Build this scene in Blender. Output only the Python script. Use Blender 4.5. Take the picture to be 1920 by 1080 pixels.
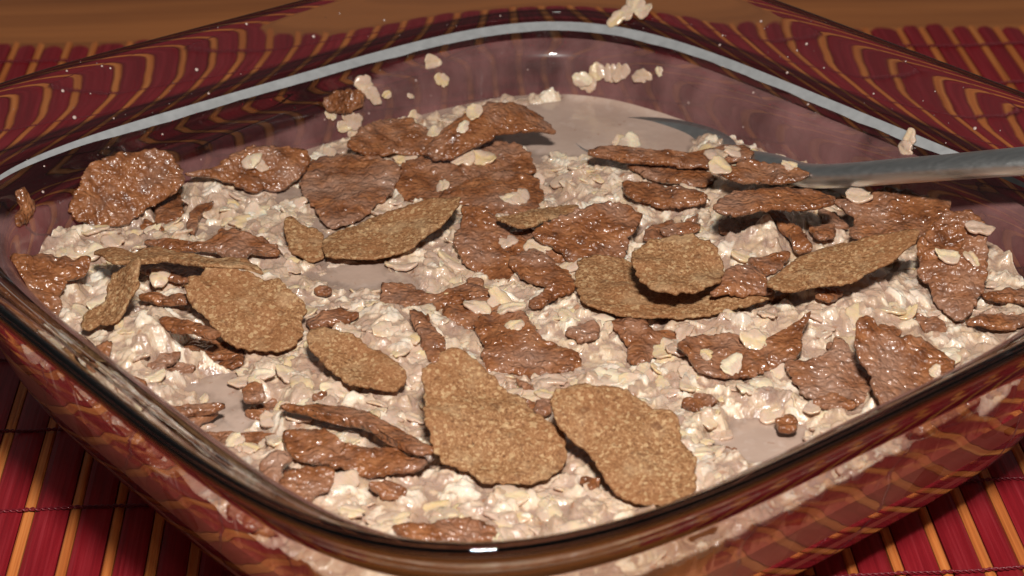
import bpy, math, random
import numpy as np
from mathutils import Vector, Matrix

for o in list(bpy.data.objects):
    bpy.data.objects.remove(o)
sc = bpy.context.scene
COL = sc.collection
R = math.radians
random.seed(7)
RNG = np.random.default_rng(11)

# ------------------------------------------------------------------ camera
CAM = np.array([-0.00269, -0.39840, 0.24281])
PITCH = R(27.953)
FPX = 3905.5                      # focal length in pixels of the 1920 wide photograph
cd = bpy.data.cameras.new("camera")
cam = bpy.data.objects.new("camera", cd)
COL.objects.link(cam)
cam.location = CAM
cam.rotation_euler = (math.pi / 2 - PITCH, 0, 0)
cd.sensor_width = 36.0
cd.lens = FPX / 1920 * 36.0
cd.clip_start = 0.01
cd.clip_end = 50
cd.dof.use_dof = True
cd.dof.focus_distance = 0.445
cd.dof.aperture_fstop = 30
sc.camera = cam

# ------------------------------------------------------------------ light: the flash on the camera, a dim room
w = bpy.data.worlds.new("World")
sc.world = w
w.use_nodes = True
w.node_tree.nodes["Background"].inputs[0].default_value = (1.0, 0.985, 0.96, 1)
w.node_tree.nodes["Background"].inputs[1].default_value = 0.08
ld = bpy.data.lights.new("camera_flash", "AREA")
ld.shape = "RECTANGLE"
ld.size = 0.055
ld.size_y = 0.032
ld.energy = 3.2
ld.cycles.is_caustics_light = True
ld.color = (1.0, 0.965, 0.91)
flash = bpy.data.objects.new("camera_flash", ld)
COL.objects.link(flash)
flash.location = (CAM[0] + 0.022, CAM[1] + 0.055, CAM[2] + 0.15)
flash.rotation_euler = (Vector((0, 0.03, 0.02)) - flash.location).to_track_quat("-Z", "Y").to_euler()
sc.view_settings.view_transform = "Standard"
sc.view_settings.look = "None"
sc.view_settings.exposure = 0.0
sc.view_settings.gamma = 1.0
sc.cycles.max_bounces = 16
sc.cycles.transmission_bounces = 12
sc.cycles.transparent_max_bounces = 16
sc.cycles.glossy_bounces = 6
sc.cycles.diffuse_bounces = 4
sc.cycles.caustics_refractive = True
sc.cycles.caustics_reflective = False
sc.cycles.use_denoising = True

# ------------------------------------------------------------------ helpers
def rays(px):
    """pixels of the 1920x1080 photograph -> ray directions"""
    px = np.atleast_2d(np.asarray(px, float))
    x = (px[:, 0] - 960) / FPX
    y = -(px[:, 1] - 540) / FPX
    return np.stack([x, np.cos(PITCH) + y * np.sin(PITCH), -np.sin(PITCH) + y * np.cos(PITCH)], 1)

def at_z(px, z):
    d = rays(px)
    return CAM + d * ((z - CAM[2]) / d[:, 2])[:, None]

def at_plane(px, p0, n):
    d = rays(px)
    t = ((p0 - CAM) @ n) / (d @ n)
    return CAM + d * t[:, None]

PERM = np.random.default_rng(3).permutation(512)
def vnoise(P, seed=0):
    P = np.asarray(P, float)
    i = np.floor(P).astype(int)
    f = P - i
    f = f * f * f * (f * (f * 6 - 15) + 10)
    def h(a, b, c):
        return PERM[(PERM[(PERM[(a + seed * 31) % 512] + b) % 512] + c) % 512] / 511.0
    x, y, z = i[..., 0], i[..., 1], i[..., 2]
    fx, fy, fz = f[..., 0], f[..., 1], f[..., 2]
    def L(a, b, t): return a + (b - a) * t
    v = L(L(L(h(x, y, z), h(x+1, y, z), fx), L(h(x, y+1, z), h(x+1, y+1, z), fx), fy),
          L(L(h(x, y, z+1), h(x+1, y, z+1), fx), L(h(x, y+1, z+1), h(x+1, y+1, z+1), fx), fy), fz)
    return v * 2 - 1

def fbm(P, oct=3, seed=0, gain=0.5):
    P = np.asarray(P, float)
    s, a, t = 0, 1.0, 0
    for k in range(oct):
        s = s + a * vnoise(P * 2.03 ** k, seed + k)
        t += a
        a *= gain
    return s / t

def mesh_obj(name, verts, faces, mat, parent=None, smooth=True, loc=None):
    me = bpy.data.meshes.new(name)
    me.from_pydata([tuple(map(float, v)) for v in verts], [], [tuple(map(int, f)) for f in faces])
    me.update()
    if smooth:
        me.polygons.foreach_set("use_smooth", [True] * len(me.polygons))
    if mat:
        me.materials.append(mat)
    o = bpy.data.objects.new(name, me)
    COL.objects.link(o)
    if loc is not None:
        o.location = loc
    if parent:
        o.parent = parent
    return o

def tag(o, label, cat=None, group=None, kind=None):
    o["label"] = label
    if cat: o["category"] = cat
    if group: o["group"] = group
    if kind: o["kind"] = kind
    return o

def inside(poly, P):
    """points P (n,2) inside polygon"""
    x, y = P[:, 0], P[:, 1]
    r = np.zeros(len(P), bool)
    j = len(poly) - 1
    for i in range(len(poly)):
        xi, yi = poly[i]; xj, yj = poly[j]
        c = ((yi > y) != (yj > y)) & (x < (xj - xi) * (y - yi) / (yj - yi + 1e-15) + xi)
        r ^= c
        j = i
    return r

# ------------------------------------------------------------------ materials
class NT:
    def __init__(s, name):
        s.m = bpy.data.materials.new(name)
        s.m.use_nodes = True
        s.t = s.m.node_tree
        s.n = s.t.nodes
        s.b = s.n["Principled BSDF"]
        s.out = s.n["Material Output"]
    def node(s, typ, **kw):
        o = s.n.new(typ)
        ins = kw.pop("ins", {})
        for k, v in kw.items(): setattr(o, k, v)
        for k, v in ins.items():
            if isinstance(v, bpy.types.NodeSocket): s.t.links.new(v, o.inputs[k])
            else: o.inputs[k].default_value = v
        return o
    def link(s, a, b): s.t.links.new(a, b)
    def set(s, **kw):
        for k, v in kw.items():
            k = k.replace("_", " ")
            if isinstance(v, bpy.types.NodeSocket): s.t.links.new(v, s.b.inputs[k])
            else: s.b.inputs[k].default_value = v
    def coord(s, scale=(1, 1, 1), which="Object"):
        c = s.node("ShaderNodeTexCoord")
        mp = s.node("ShaderNodeMapping", ins={"Vector": c.outputs[which], "Scale": scale})
        return mp.outputs[0]
    def noise(s, vec, scale, detail=4, rough=0.55, dist=0.0):
        return s.node("ShaderNodeTexNoise", ins={"Vector": vec, "Scale": scale, "Detail": detail, "Roughness": rough, "Distortion": dist}).outputs["Fac"]
    def ramp(s, fac, stops, interp="LINEAR"):
        r = s.node("ShaderNodeValToRGB", ins={"Fac": fac})
        cr = r.color_ramp
        cr.interpolation = interp
        while len(cr.elements) < len(stops): cr.elements.new(0.5)
        for e, (p, c) in zip(cr.elements, stops):
            e.position = p
            e.color = (c, c, c, 1) if isinstance(c, (int, float)) else (*c, 1)
        return r.outputs["Color"]
    def mix(s, fac, a, b, blend="MIX"):
        m = s.node("ShaderNodeMix", data_type="RGBA", blend_type=blend)
        for i, v in ((0, fac), (6, a), (7, b)):
            if isinstance(v, bpy.types.NodeSocket): s.t.links.new(v, m.inputs[i])
            else: m.inputs[i].default_value = v if i == 0 else (*v, 1)
        return m.outputs[2]
    def math(s, op, a, b=0.0, clamp=False):
        m = s.node("ShaderNodeMath", operation=op, use_clamp=clamp)
        for i, v in ((0, a), (1, b)):
            if isinstance(v, bpy.types.NodeSocket): s.t.links.new(v, m.inputs[i])
            else: m.inputs[i].default_value = v
        return m.outputs[0]
    def bump(s, h, dist, strength=1.0, prev=None):
        ins = {"Height": h, "Distance": dist, "Strength": strength}
        if prev is not None: ins["Normal"] = prev
        return s.node("ShaderNodeBump", ins=ins).outputs[0]

def rnd(t):
    g = t.node("ShaderNodeNewGeometry").outputs["Random Per Island"]
    o = t.node("ShaderNodeObjectInfo").outputs["Random"]
    return t.math("FRACT", t.math("ADD", g, o))

def mat_wood():
    t = NT("table_wood")
    v = t.coord((0.6, 14, 14))
    a = t.noise(v, 3.0, 6, 0.62, 0.4)
    b = t.noise(t.coord((3, 160, 160)), 3.0, 4, 0.6)
    c = t.ramp(a, [(0.30, (0.12, 0.034, 0.009)), (0.42, (0.38, 0.118, 0.028)), (0.55, (0.58, 0.195, 0.05)), (0.75, (0.48, 0.155, 0.039))])
    c = t.mix(t.math("MULTIPLY", b, 0.55), c, (0.24, 0.078, 0.02))
    t.set(Base_Color=c, Roughness=0.42, Normal=t.bump(b, 0.0002, 0.3))
    return t.m

def mat_slat(name, base, dark, light, rough):
    t = NT(name)
    o = t.node("ShaderNodeObjectInfo").outputs["Random"]
    v = t.node("ShaderNodeVectorMath", operation="ADD", ins={0: t.coord((1200, 22, 300)), 1: (0, 0, 0)})
    sh = t.node("ShaderNodeCombineXYZ", ins={0: t.math("MULTIPLY", o, 91.0), 1: t.math("MULTIPLY", o, 37.0)})
    t.link(sh.outputs[0], v.inputs[1])
    g = t.noise(v.outputs[0], 1.0, 4, 0.6)
    c = t.ramp(g, [(0.28, dark), (0.5, base), (0.75, light)])
    c = t.mix(t.math("MULTIPLY", o, 0.35), c, dark)
    big = t.noise(t.coord((60, 8, 8)), 1.0, 3)
    c = t.mix(t.ramp(big, [(0.62, 0.0), (0.75, 0.35)]), c, dark)
    # fine pale scratches along the grain
    s = t.noise(t.coord((1500, 26, 1)), 1.0, 2, 0.5)
    c = t.mix(t.ramp(s, [(0.76, 0.0), (0.80, 0.35)]), c, light)
    t.set(Base_Color=c, Roughness=rough, Normal=t.bump(g, 0.00025, 0.5))
    t.b.inputs["Specular IOR Level"].default_value = 0.3
    return t.m

def mat_thread():
    t = NT("thread_red")
    t.set(Base_Color=(0.17, 0.008, 0.016, 1), Roughness=0.38)
    return t.m

def mat_glass():
    t = NT("clear_glass")
    g = t.node("ShaderNodeBsdfGlass", ins={"Color": (0.992, 0.99, 0.985, 1), "Roughness": 0.0, "IOR": 1.48})
    t.link(g.outputs[0], t.out.inputs[0])
    return t.m

def mat_ledge_reflection():
    t = NT("ledge_reflection_grey")
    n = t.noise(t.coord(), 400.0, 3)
    c = t.ramp(n, [(0.3, (0.27, 0.272, 0.275)), (0.7, (0.34, 0.342, 0.345))])  # reflected light inside the glass, painted as a nearly even grey
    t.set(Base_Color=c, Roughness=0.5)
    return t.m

def mat_milk():
    t = NT("milk")
    n = t.noise(t.coord(), 60.0, 4)
    c = t.ramp(n, [(0.3, (0.43, 0.30, 0.235)), (0.7, (0.53, 0.385, 0.31))])
    c = t.mix(t.ramp(t.noise(t.coord(), 500.0, 2, 0.5), [(0.70, 0.0), (0.74, 0.5)]), c, (0.30, 0.14, 0.08))
    c = t.mix(t.ramp(t.noise(t.coord(), 210.0, 3, 0.6), [(0.56, 0.0), (0.70, 0.4)]), c, (0.60, 0.47, 0.40))
    n2 = t.noise(t.coord(), 420.0, 3)
    t.set(Base_Color=c, Roughness=0.12, Normal=t.bump(n2, 0.0004, 0.25))
    t.b.inputs["Subsurface Weight"].default_value = 0.0
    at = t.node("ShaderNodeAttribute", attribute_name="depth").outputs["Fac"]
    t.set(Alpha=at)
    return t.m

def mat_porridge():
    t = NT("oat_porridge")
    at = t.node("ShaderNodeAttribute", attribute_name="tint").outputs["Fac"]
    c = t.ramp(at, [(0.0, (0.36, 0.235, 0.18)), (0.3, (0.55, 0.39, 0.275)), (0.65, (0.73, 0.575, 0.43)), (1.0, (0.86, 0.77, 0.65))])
    n = t.noise(t.coord(), 260.0, 4, 0.6)
    c = t.mix(t.ramp(n, [(0.50, 0.0), (0.68, 0.40)]), c, (0.70, 0.49, 0.27))
    p = t.noise(t.coord(), 120.0, 4, 0.6)
    c = t.mix(t.ramp(p, [(0.48, 0.0), (0.62, 0.45)]), c, (0.54, 0.385, 0.31))
    d = t.noise(t.coord(), 330.0, 2, 0.5)
    c = t.mix(t.ramp(d, [(0.655, 0.0), (0.72, 0.65)]), c, (0.33, 0.13, 0.055))
    st = t.noise(t.coord(), 48.0, 4, 0.6)
    c = t.mix(t.ramp(st, [(0.48, 0.0), (0.64, 0.55)]), c, (0.43, 0.265, 0.19))
    n2 = t.noise(t.coord(), 850.0, 3, 0.55)
    b = t.bump(n2, 0.00035, 0.9)
    t.set(Base_Color=c, Roughness=t.ramp(n, [(0.3, 0.2), (0.7, 0.4)]), Normal=b, Coat_Normal=b)
    t.b.inputs["Coat Weight"].default_value = 0.5
    t.b.inputs["Coat Roughness"].default_value = 0.07
    t.b.inputs["Subsurface Weight"].default_value = 0.35
    t.b.inputs["Subsurface Scale"].default_value = 0.0009
    t.b.inputs["Subsurface Radius"].default_value = (1.0, 0.6, 0.4)
    return t.m

def mat_side():
    t = NT("porridge_side")
    v = t.node("ShaderNodeTexVoronoi", ins={"Vector": t.coord(), "Scale": 130.0, "Randomness": 1.0})
    c = t.ramp(v.outputs["Color"], [(0.0, (0.20, 0.07, 0.03)), (0.2, (0.32, 0.13, 0.07)), (0.26, (0.60, 0.46, 0.42)), (0.6, (0.70, 0.57, 0.50)), (1.0, (0.80, 0.70, 0.60))])
    n = t.noise(t.coord(), 90.0, 4)
    c = t.mix(t.ramp(n, [(0.4, 0.0), (0.6, 0.8)]), c, (0.62, 0.48, 0.45))
    t.set(Base_Color=c, Roughness=0.3)
    return t.m

def mat_oat():
    t = NT("wet_oat")
    r = rnd(t)
    c = t.ramp(r, [(0.0, (0.54, 0.37, 0.265)), (0.3, (0.64, 0.46, 0.315)), (0.55, (0.71, 0.55, 0.36)), (0.8, (0.68, 0.49, 0.25)), (1.0, (0.78, 0.66, 0.48))])
    n = t.noise(t.coord(), 300.0, 4, 0.6)
    c = t.mix(t.ramp(n, [(0.54, 0.0), (0.72, 0.6)]), c, (0.60, 0.33, 0.13))
    # milk clinging in patches
    p = t.noise(t.coord(), 210.0, 3, 0.6)
    c = t.mix(t.ramp(p, [(0.40, 0.0), (0.56, 0.8)]), c, (0.60, 0.435, 0.345))
    n2 = t.noise(t.coord(), 600.0, 3, 0.5)
    b = t.bump(n2, 0.00030, 0.9)
    t.set(Base_Color=c, Roughness=0.3, Normal=b, Coat_Normal=b)
    t.b.inputs["Coat Weight"].default_value = 0.6
    t.b.inputs["Coat Roughness"].default_value = 0.06
    t.b.inputs["Subsurface Weight"].default_value = 0.5
    t.b.inputs["Subsurface Scale"].default_value = 0.0010
    t.b.inputs["Subsurface Radius"].default_value = (1.0, 0.6, 0.4)
    return t.m

def mat_flake(name, wet):
    t = NT(name)
    o = t.node("ShaderNodeObjectInfo").outputs["Random"]
    sh = t.node("ShaderNodeCombineXYZ", ins={0: o, 1: t.math("MULTIPLY", o, 0.7)})
    v = t.node("ShaderNodeVectorMath", operation="ADD", ins={0: t.coord(), 1: sh.outputs[0]}).outputs[0]
    fine = t.noise(v, 1150.0 if wet else 1600.0, 4, 0.7)
    mid = t.noise(v, 260.0, 4, 0.6)
    big = t.noise(v, 70.0, 3, 0.5)
    vor = t.node("ShaderNodeTexVoronoi", ins={"Vector": v, "Scale": 1500.0, "Randomness": 1.0})
    if wet == 0:
        c = t.ramp(fine, [(0.30, (0.075, 0.028, 0.010)), (0.43, (0.25, 0.110, 0.042)), (0.56, (0.36, 0.178, 0.075)), (0.70, (0.66, 0.45, 0.25))])
        c = t.mix(t.ramp(big, [(0.42, 0.0), (0.64, 0.5)]), c, (0.30, 0.118, 0.043))
        c = t.mix(t.ramp(t.noise(v, 150.0, 4, 0.6), [(0.52, 0.0), (0.68, 0.45)]), c, (0.50, 0.33, 0.18))
        sp = t.ramp(vor.outputs["Color"], [(0.78, 0.0), (0.82, 0.5)])
        c = t.mix(sp, c, (0.62, 0.42, 0.22))
        dk = t.ramp(t.noise(v, 420.0, 2, 0.5), [(0.64, 0.0), (0.70, 0.6)])
        c = t.mix(dk, c, (0.15, 0.055, 0.02))
        rough = t.ramp(mid, [(0.3, 0.45), (0.7, 0.75)])
        bm = t.bump(mid, 0.0009, 0.6, t.bump(fine, 0.0005, 0.8))
        t.set(Base_Color=c, Roughness=rough, Normal=bm)
        t.b.inputs["Specular IOR Level"].default_value = 0.35
    else:
        a, b, d = ((0.10, 0.030, 0.010), (0.225, 0.076, 0.026), (0.35, 0.140, 0.056))
        c = t.ramp(mid, [(0.3, a), (0.5, b), (0.72, d)])
        c = t.mix(t.ramp(fine, [(0.5, 0.0), (0.75, 0.5)]), c, (0.37, 0.135, 0.041))
        # milk lying in the hollows
        m = t.ramp(t.noise(v, 95.0, 4, 0.6), [(0.45 if wet == 1 else 0.38, 0.0), (0.66, 0.52 if wet == 1 else 0.85)])
        c = t.mix(m, c, (0.37, 0.215, 0.15))
        gr = t.node("ShaderNodeTexVoronoi", feature="SMOOTH_F1", ins={"Vector": t.node("ShaderNodeVectorMath", operation="ADD", ins={0: v, 1: t.node("ShaderNodeVectorMath", operation="SCALE", ins={0: t.node("ShaderNodeTexNoise", ins={"Vector": v, "Scale": 300.0}).outputs["Color"], "Scale": 0.0022}).outputs[0]}).outputs[0], "Scale": 880.0, "Smoothness": 0.35, "Randomness": 1.0})
        hgt = t.math("SUBTRACT", t.noise(v, 1100.0, 2, 0.5), t.math("MULTIPLY", gr.outputs["Distance"], 1.9))
        bm = t.bump(hgt, 0.00028, 1.0)
        t.set(Base_Color=c, Roughness=0.36, Normal=bm, Coat_Normal=bm)
        t.b.inputs["Coat Weight"].default_value = 0.42
        t.b.inputs["Coat Roughness"].default_value = 0.09
    return t.m

def mat_steel():
    t = NT("brushed_steel")
    n = t.noise(t.coord((30, 900, 900)), 1.0, 3)
    t.set(Base_Color=(0.68, 0.675, 0.66, 1), Metallic=1.0, Roughness=t.ramp(n, [(0.3, 0.34), (0.7, 0.44)]))
    return t.m

def mat_film():
    t = NT("milk_film")
    cov = t.node("ShaderNodeAttribute", attribute_name="cover").outputs["Fac"]
    n = t.noise(t.coord((1, 1, 0.5)), 70.0, 5, 0.6)
    al = t.math("MULTIPLY", cov, t.ramp(n, [(0.32, 0.16), (0.5, 0.36), (0.68, 0.55)]), True)
    t.set(Base_Color=(0.38, 0.185, 0.175, 1), Roughness=0.25, Alpha=al)
    return t.m

M_GLASS, M_LEDGE_REFL, M_MILK, M_PORR, M_SIDE, M_OAT = mat_glass(), mat_ledge_reflection(), mat_milk(), mat_porridge(), mat_side(), mat_oat()
M_DRY, M_WET, M_MILKY, M_STEEL, M_FILM = mat_flake("bran_dry", 0), mat_flake("bran_wet", 1), mat_flake("bran_milky", 2), mat_steel(), mat_film()
M_RED = mat_slat("bamboo_red", (0.26, 0.0115, 0.018), (0.15, 0.006, 0.010), (0.37, 0.035, 0.045), 0.42)
M_ORANGE = mat_slat("bamboo_orange", (0.62, 0.185, 0.045), (0.40, 0.10, 0.024), (0.76, 0.30, 0.09), 0.5)
M_THREAD = mat_thread()
td = NT("milk_drop")
td.set(Base_Color=(0.50, 0.36, 0.32, 1), Roughness=0.2)
M_DROP = td.m

# ------------------------------------------------------------------ table and floor
MATROT = R(2.8)
def box(name, x0, x1, y0, y1, z0, z1, mat, parent=None, rot=0.0):
    v = np.array([(x, y, z) for z in (z0, z1) for y in (y0, y1) for x in (x0, x1)], float)
    f = [(0, 2, 3, 1), (4, 5, 7, 6), (0, 1, 5, 4), (2, 6, 7, 3), (0, 4, 6, 2), (1, 3, 7, 5)]
    o = mesh_obj(name, v, f, mat, parent, smooth=False)
    o.rotation_euler = (0, 0, rot)
    return o
tbl = box("table", -0.9, 0.9, -0.62, 1.2, -0.032, -0.0022, mat_wood(), rot=R(3.4))
tag(tbl, "brown wooden table top with dark grain streaks under the placemat", kind="structure")
# ------------------------------------------------------------------ placemat
mat_root = bpy.data.objects.new("placemat", None)
COL.objects.link(mat_root)
mat_root.rotation_euler = (0, 0, MATROT)
tag(mat_root, "red bamboo slat placemat with thin orange slats and red stitching under glass dish", "placemat")
known = [-150, -142, -133.2, -125, -118.4 + 4.6, -104.6, -95, -86, -77.3, -68.9]
mid = list(np.linspace(-68.9, 62, 16)[1:-1])
known2 = [62, 71.2, 80.6, 89.1, 96.9, 106.4, 115.3, 124.0, 134.9, 142.5, 150.8, 158.9, 166.8]
centers = [-185.5, -176.7, -167.7, -158.8] + known + mid + known2 + [175.6, 184.4, 193.2]
centers = [c * 1e-3 for c in centers]

def slat(name, wd, ln0, ln1, z0, z1, rnd_end, mat, x, y=0.0, bulge=0.0):
    """a slat along y with rounded ends and a gently crowned top"""
    K = 7
    xs = np.linspace(-0.5, 0.5, K) * wd
    ends = np.sqrt(np.maximum(0, 1 - (np.abs(np.linspace(-1, 1, K)) ** 2.2)))
    ys0 = ln0 + rnd_end * (1 - ends)
    ys1 = ln1 - rnd_end * (1 - ends)
    S = 10
    V, F = [], []
    for layer, zz in ((0, z0), (1, z1)):
        for j in range(S):
            t = j / (S - 1)
            for i in range(K):
                wob = 0.00012 * math.sin(x * 900 + t * 9 + i)
                zt = zz + (bulge * (1 - (2 * i / (K - 1) - 1) ** 2) + wob if layer else 0)
                if layer and i in (0, K - 1): zt -= 0.0003
                V.append((xs[i], ys0[i] * (1 - t) + ys1[i] * t, zt))
    n = K * S
    for j in range(S - 1):
        for i in range(K - 1):
            a = j * K + i
            F.append((n + a, n + a + 1, n + a + K + 1, n + a + K))
            F.append((a, a + K, a + K + 1, a + 1))
    for j in range(S - 1):
        a = j * K
        F.append((a, n + a, n + a + K, a + K))
        b = a + K - 1
        F.append((b, b + K, n + b + K, n + b))
    for i in range(K - 1):
        F.append((i, i + 1, n + i + 1, n + i))
        a = (S - 1) * K + i
        F.append((a, n + a, n + a + 1, a + 1))
    o = mesh_obj(name, V, F, mat, mat_root, smooth=False)
    o.location = (x, y, 0)
    o.cycles.is_caustics_receiver = True
    return o

for i, c in enumerate(centers):
    wob = random.uniform(-1, 1)
    slat("orange_slat", 0.0020 + 0.0003 * random.random(), -0.095 + 0.001 * wob, 0.2345 + 0.0008 * wob, -0.0021, -0.0004 - 0.0001 * random.random(), 0.0006, M_ORANGE, c, 0, 0.00015)
    if i + 1 < len(centers):
        n = centers[i + 1]
        wd = (n - c) - 0.0020 - 0.00065
        e = 0.2335 + 0.0022 * math.sin(i * 0.7 + 1.0) + random.uniform(-0.0012, 0.0012)
        slat("red_slat", wd, -0.097, e, -0.0021, -0.00025 - 0.00015 * random.random(), 0.0016, M_RED, (c + n) / 2, 0, 0.0002)

def thread_mesh():
    V, F = [], []
    x0, x1, sides = -0.185, 0.192, 5
    step = 0.00042
    N = int((x1 - x0) / step)
    cs = np.array(centers)
    for strand in (0, 1):
        base = len(V)
        for k in range(N):
            x = x0 + k * step
            ph = x / 0.0026 * 2 * math.pi + strand * math.pi
            dd = np.min(np.abs(cs - x))
            zb = 0.00030 + (0.0001 if dd < 0.0012 else 0.0)
            cy = 0.00028 * math.cos(ph) + 0.0007 * math.sin(x * 75) + 0.0003 * math.sin(x * 190 + 1)
            cz = zb + 0.00024 * math.sin(ph)
            for s in range(sides):
                a = s / sides * 2 * math.pi
                V.append((x, cy + 0.00021 * math.cos(a), cz + 0.00021 * math.sin(a)))
        for k in range(N - 1):
            for s in range(sides):
                a = base + k * sides + s
                b = base + k * sides + (s + 1) % sides
                F.append((a, b, b + sides, a + sides))
    return V, F
tv, tf = thread_mesh()
th0 = None
for k in range(-3, 8):
    y = (-2.2 + 31.3 * k) * 1e-3
    if k == -3: y = -0.0905
    if th0 is None:
        th0 = mesh_obj("thread", tv, tf, M_THREAD, mat_root)
        o = th0
    else:
        o = th0.copy()
        COL.objects.link(o)
    o.location = (0, y, 0)

# ------------------------------------------------------------------ the glass dish
YAW = R(39.152)
NEXP = 4.36
CY, SY = math.cos(YAW), math.sin(YAW)
def sup(theta):
    c, s = np.cos(theta), np.sin(theta)
    r = (np.abs(c) ** NEXP + np.abs(s) ** NEXP) ** (-1 / NEXP)
    return np.stack([r * c, r * s], -1)
def rot2(p):
    return np.stack([p[..., 0] * CY - p[..., 1] * SY, p[..., 0] * SY + p[..., 1] * CY], -1)
def anorm(xy):
    xy = np.atleast_2d(xy)
    u = np.abs(xy[:, 0] * CY + xy[:, 1] * SY)
    v = np.abs(-xy[:, 0] * SY + xy[:, 1] * CY)
    return (u ** NEXP + v ** NEXP) ** (1 / NEXP)

INNER = [(0.1139, 0.0600), (0.1131, 0.0596), (0.1118, 0.0586), (0.1092, 0.0560), (0.1060, 0.0527), (0.1030, 0.0496), (0.1012, 0.0479), (0.1000, 0.0469), (0.0985, 0.0457), (0.0970, 0.0447), (0.0954, 0.0438),
         (0.0939, 0.0427), (0.0929, 0.0411), (0.0920, 0.0380), (0.0909, 0.0335), (0.0895, 0.0285), (0.0872, 0.0220), (0.0830, 0.0150), (0.0770, 0.0095), (0.0690, 0.0070), (0.0550, 0.0060), (0.0300, 0.0057), (0.0005, 0.0056)]
OUTER = [(0.1139, 0.0600), (0.1148, 0.0597), (0.1152, 0.0589), (0.1150, 0.0580), (0.1142, 0.0567), (0.1126, 0.0549), (0.1100, 0.0521), (0.1072, 0.0490), (0.1049, 0.0456), (0.1033, 0.0410),
         (0.1016, 0.0355), (0.0998, 0.0302), (0.0980, 0.0247), (0.0957, 0.0182), (0.0922, 0.0115), (0.0870, 0.0060), (0.0800, 0.0024), (0.0720, 0.0008), (0.0660, 0.0003), (0.0620, 0.0008), (0.0560, 0.0010), (0.0300, 0.0010), (0.0005, 0.0010)]
def catmull(P, sub):
    P = np.array(P)
    out = []
    for i in range(len(P) - 1):
        p0 = P[max(i - 1, 0)]; p1 = P[i]; p2 = P[i + 1]; p3 = P[min(i + 2, len(P) - 1)]
        for k in range(sub):
            t = k / sub
            out.append(0.5 * (2 * p1 + (p2 - p0) * t + (2 * p0 - 5 * p1 + 4 * p2 - p3) * t * t + (3 * p1 - p0 - 3 * p2 + p3) * t ** 3))
    out.append(P[-1])
    return np.array(out)
def wall_a(z, prof=INNER):
    p = np.array(prof)
    return np.interp(z, p[::-1, 1], p[::-1, 0])

NT_ = 240
THETA = np.linspace(0, 2 * math.pi, NT_, endpoint=False)
# spread the points evenly along the outline
dense = np.linspace(0, 2 * math.pi, 4000)
pd = sup(dense)
cl = np.concatenate([[0], np.cumsum(np.hypot(*(pd[1:] - pd[:-1]).T))])
THETA = np.interp(np.linspace(0, cl[-1], NT_, endpoint=False), cl, dense)
RING = rot2(sup(THETA))

def revolve(profile):
    V = []
    for a, z in profile:
        V.append(np.concatenate([RING * a, np.full((NT_, 1), z)], 1))
    V = np.concatenate(V)
    F = []
    for j in range(len(profile) - 1):
        for i in range(NT_):
            k = (i + 1) % NT_
            F.append((j * NT_ + i, j * NT_ + k, (j + 1) * NT_ + k, (j + 1) * NT_ + i))
    return V, F
pi = catmull(INNER, 4)
po = catmull(OUTER, 4)
prof = np.concatenate([po[::-1], pi[1:]])
V, F = revolve(prof)
nb = (len(prof) - 1) * NT_
V = np.concatenate([V, [[0, 0, prof[0][1]], [0, 0, prof[-1][1]]]])
for i in range(NT_):
    k = (i + 1) % NT_
    F.append((k, i, len(V) - 2))
    F.append((nb + i, nb + k, len(V) - 1))
dish = mesh_obj("baking_dish", V, F, M_GLASS)
dish.cycles.is_caustics_caster = True
tag(dish, "square clear glass baking dish with rounded corners and flared rim, on red mat", "dish")
# added pale band on the rim step, its grey stands for light reflected in glass
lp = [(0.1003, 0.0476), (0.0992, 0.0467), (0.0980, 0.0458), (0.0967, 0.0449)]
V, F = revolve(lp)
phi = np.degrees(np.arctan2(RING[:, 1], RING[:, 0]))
wdt = np.clip((phi - 2) / 25, 0, 1) * np.clip((176 - phi) / 30, 0, 1)  # painted reflection narrows towards the side corners, a sliver at the front
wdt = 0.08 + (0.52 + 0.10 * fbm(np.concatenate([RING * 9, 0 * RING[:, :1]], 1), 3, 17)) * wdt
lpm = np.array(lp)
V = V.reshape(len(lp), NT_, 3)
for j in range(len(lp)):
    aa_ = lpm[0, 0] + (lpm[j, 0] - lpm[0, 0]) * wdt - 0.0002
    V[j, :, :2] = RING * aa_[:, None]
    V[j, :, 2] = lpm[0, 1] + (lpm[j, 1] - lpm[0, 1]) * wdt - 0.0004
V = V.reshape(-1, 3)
ledge = mesh_obj("ledge_reflection_band", V, F, M_LEDGE_REFL, dish)
ledge["label"] = "pale grey painted reflection along the ledge inside the glass rim"

# ------------------------------------------------------------------ bran flakes: outlines read from the photograph, laid on tilted planes on the porridge
ZM = 0.0305       # milk level
def bowl_base(x, y):
    """coarse level of the porridge"""
    P = np.stack([x, y, 0 * x], -1)
    a = anorm(np.stack([x, y], -1).reshape(-1, 2)).reshape(np.shape(x))
    h = ZM + 0.0013 + 0.0014 * fbm(P * 45, 2, 5) + 0.0011 * fbm(P * 170, 2, 15)
    h = h + (0.0008 + 0.0016 * np.clip(np.abs(x) / 0.08, 0, 1)) * np.clip((a - 0.055) / 0.03, 0, 1) * (y < 0.06)
    for px, py, r, hh in MOUNDS:
        h = h + hh * np.exp(-((x - px) ** 2 + (y - py) ** 2) / (r * r))
    for px, py, rx, ry, dd in POOLS:
        q = ((x - px) / rx) ** 2 + ((y - py) / ry) ** 2
        h = h - dd * np.clip(1.35 - q, 0, 1)
    return h
MOUNDS, POOLS = [], []
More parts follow.
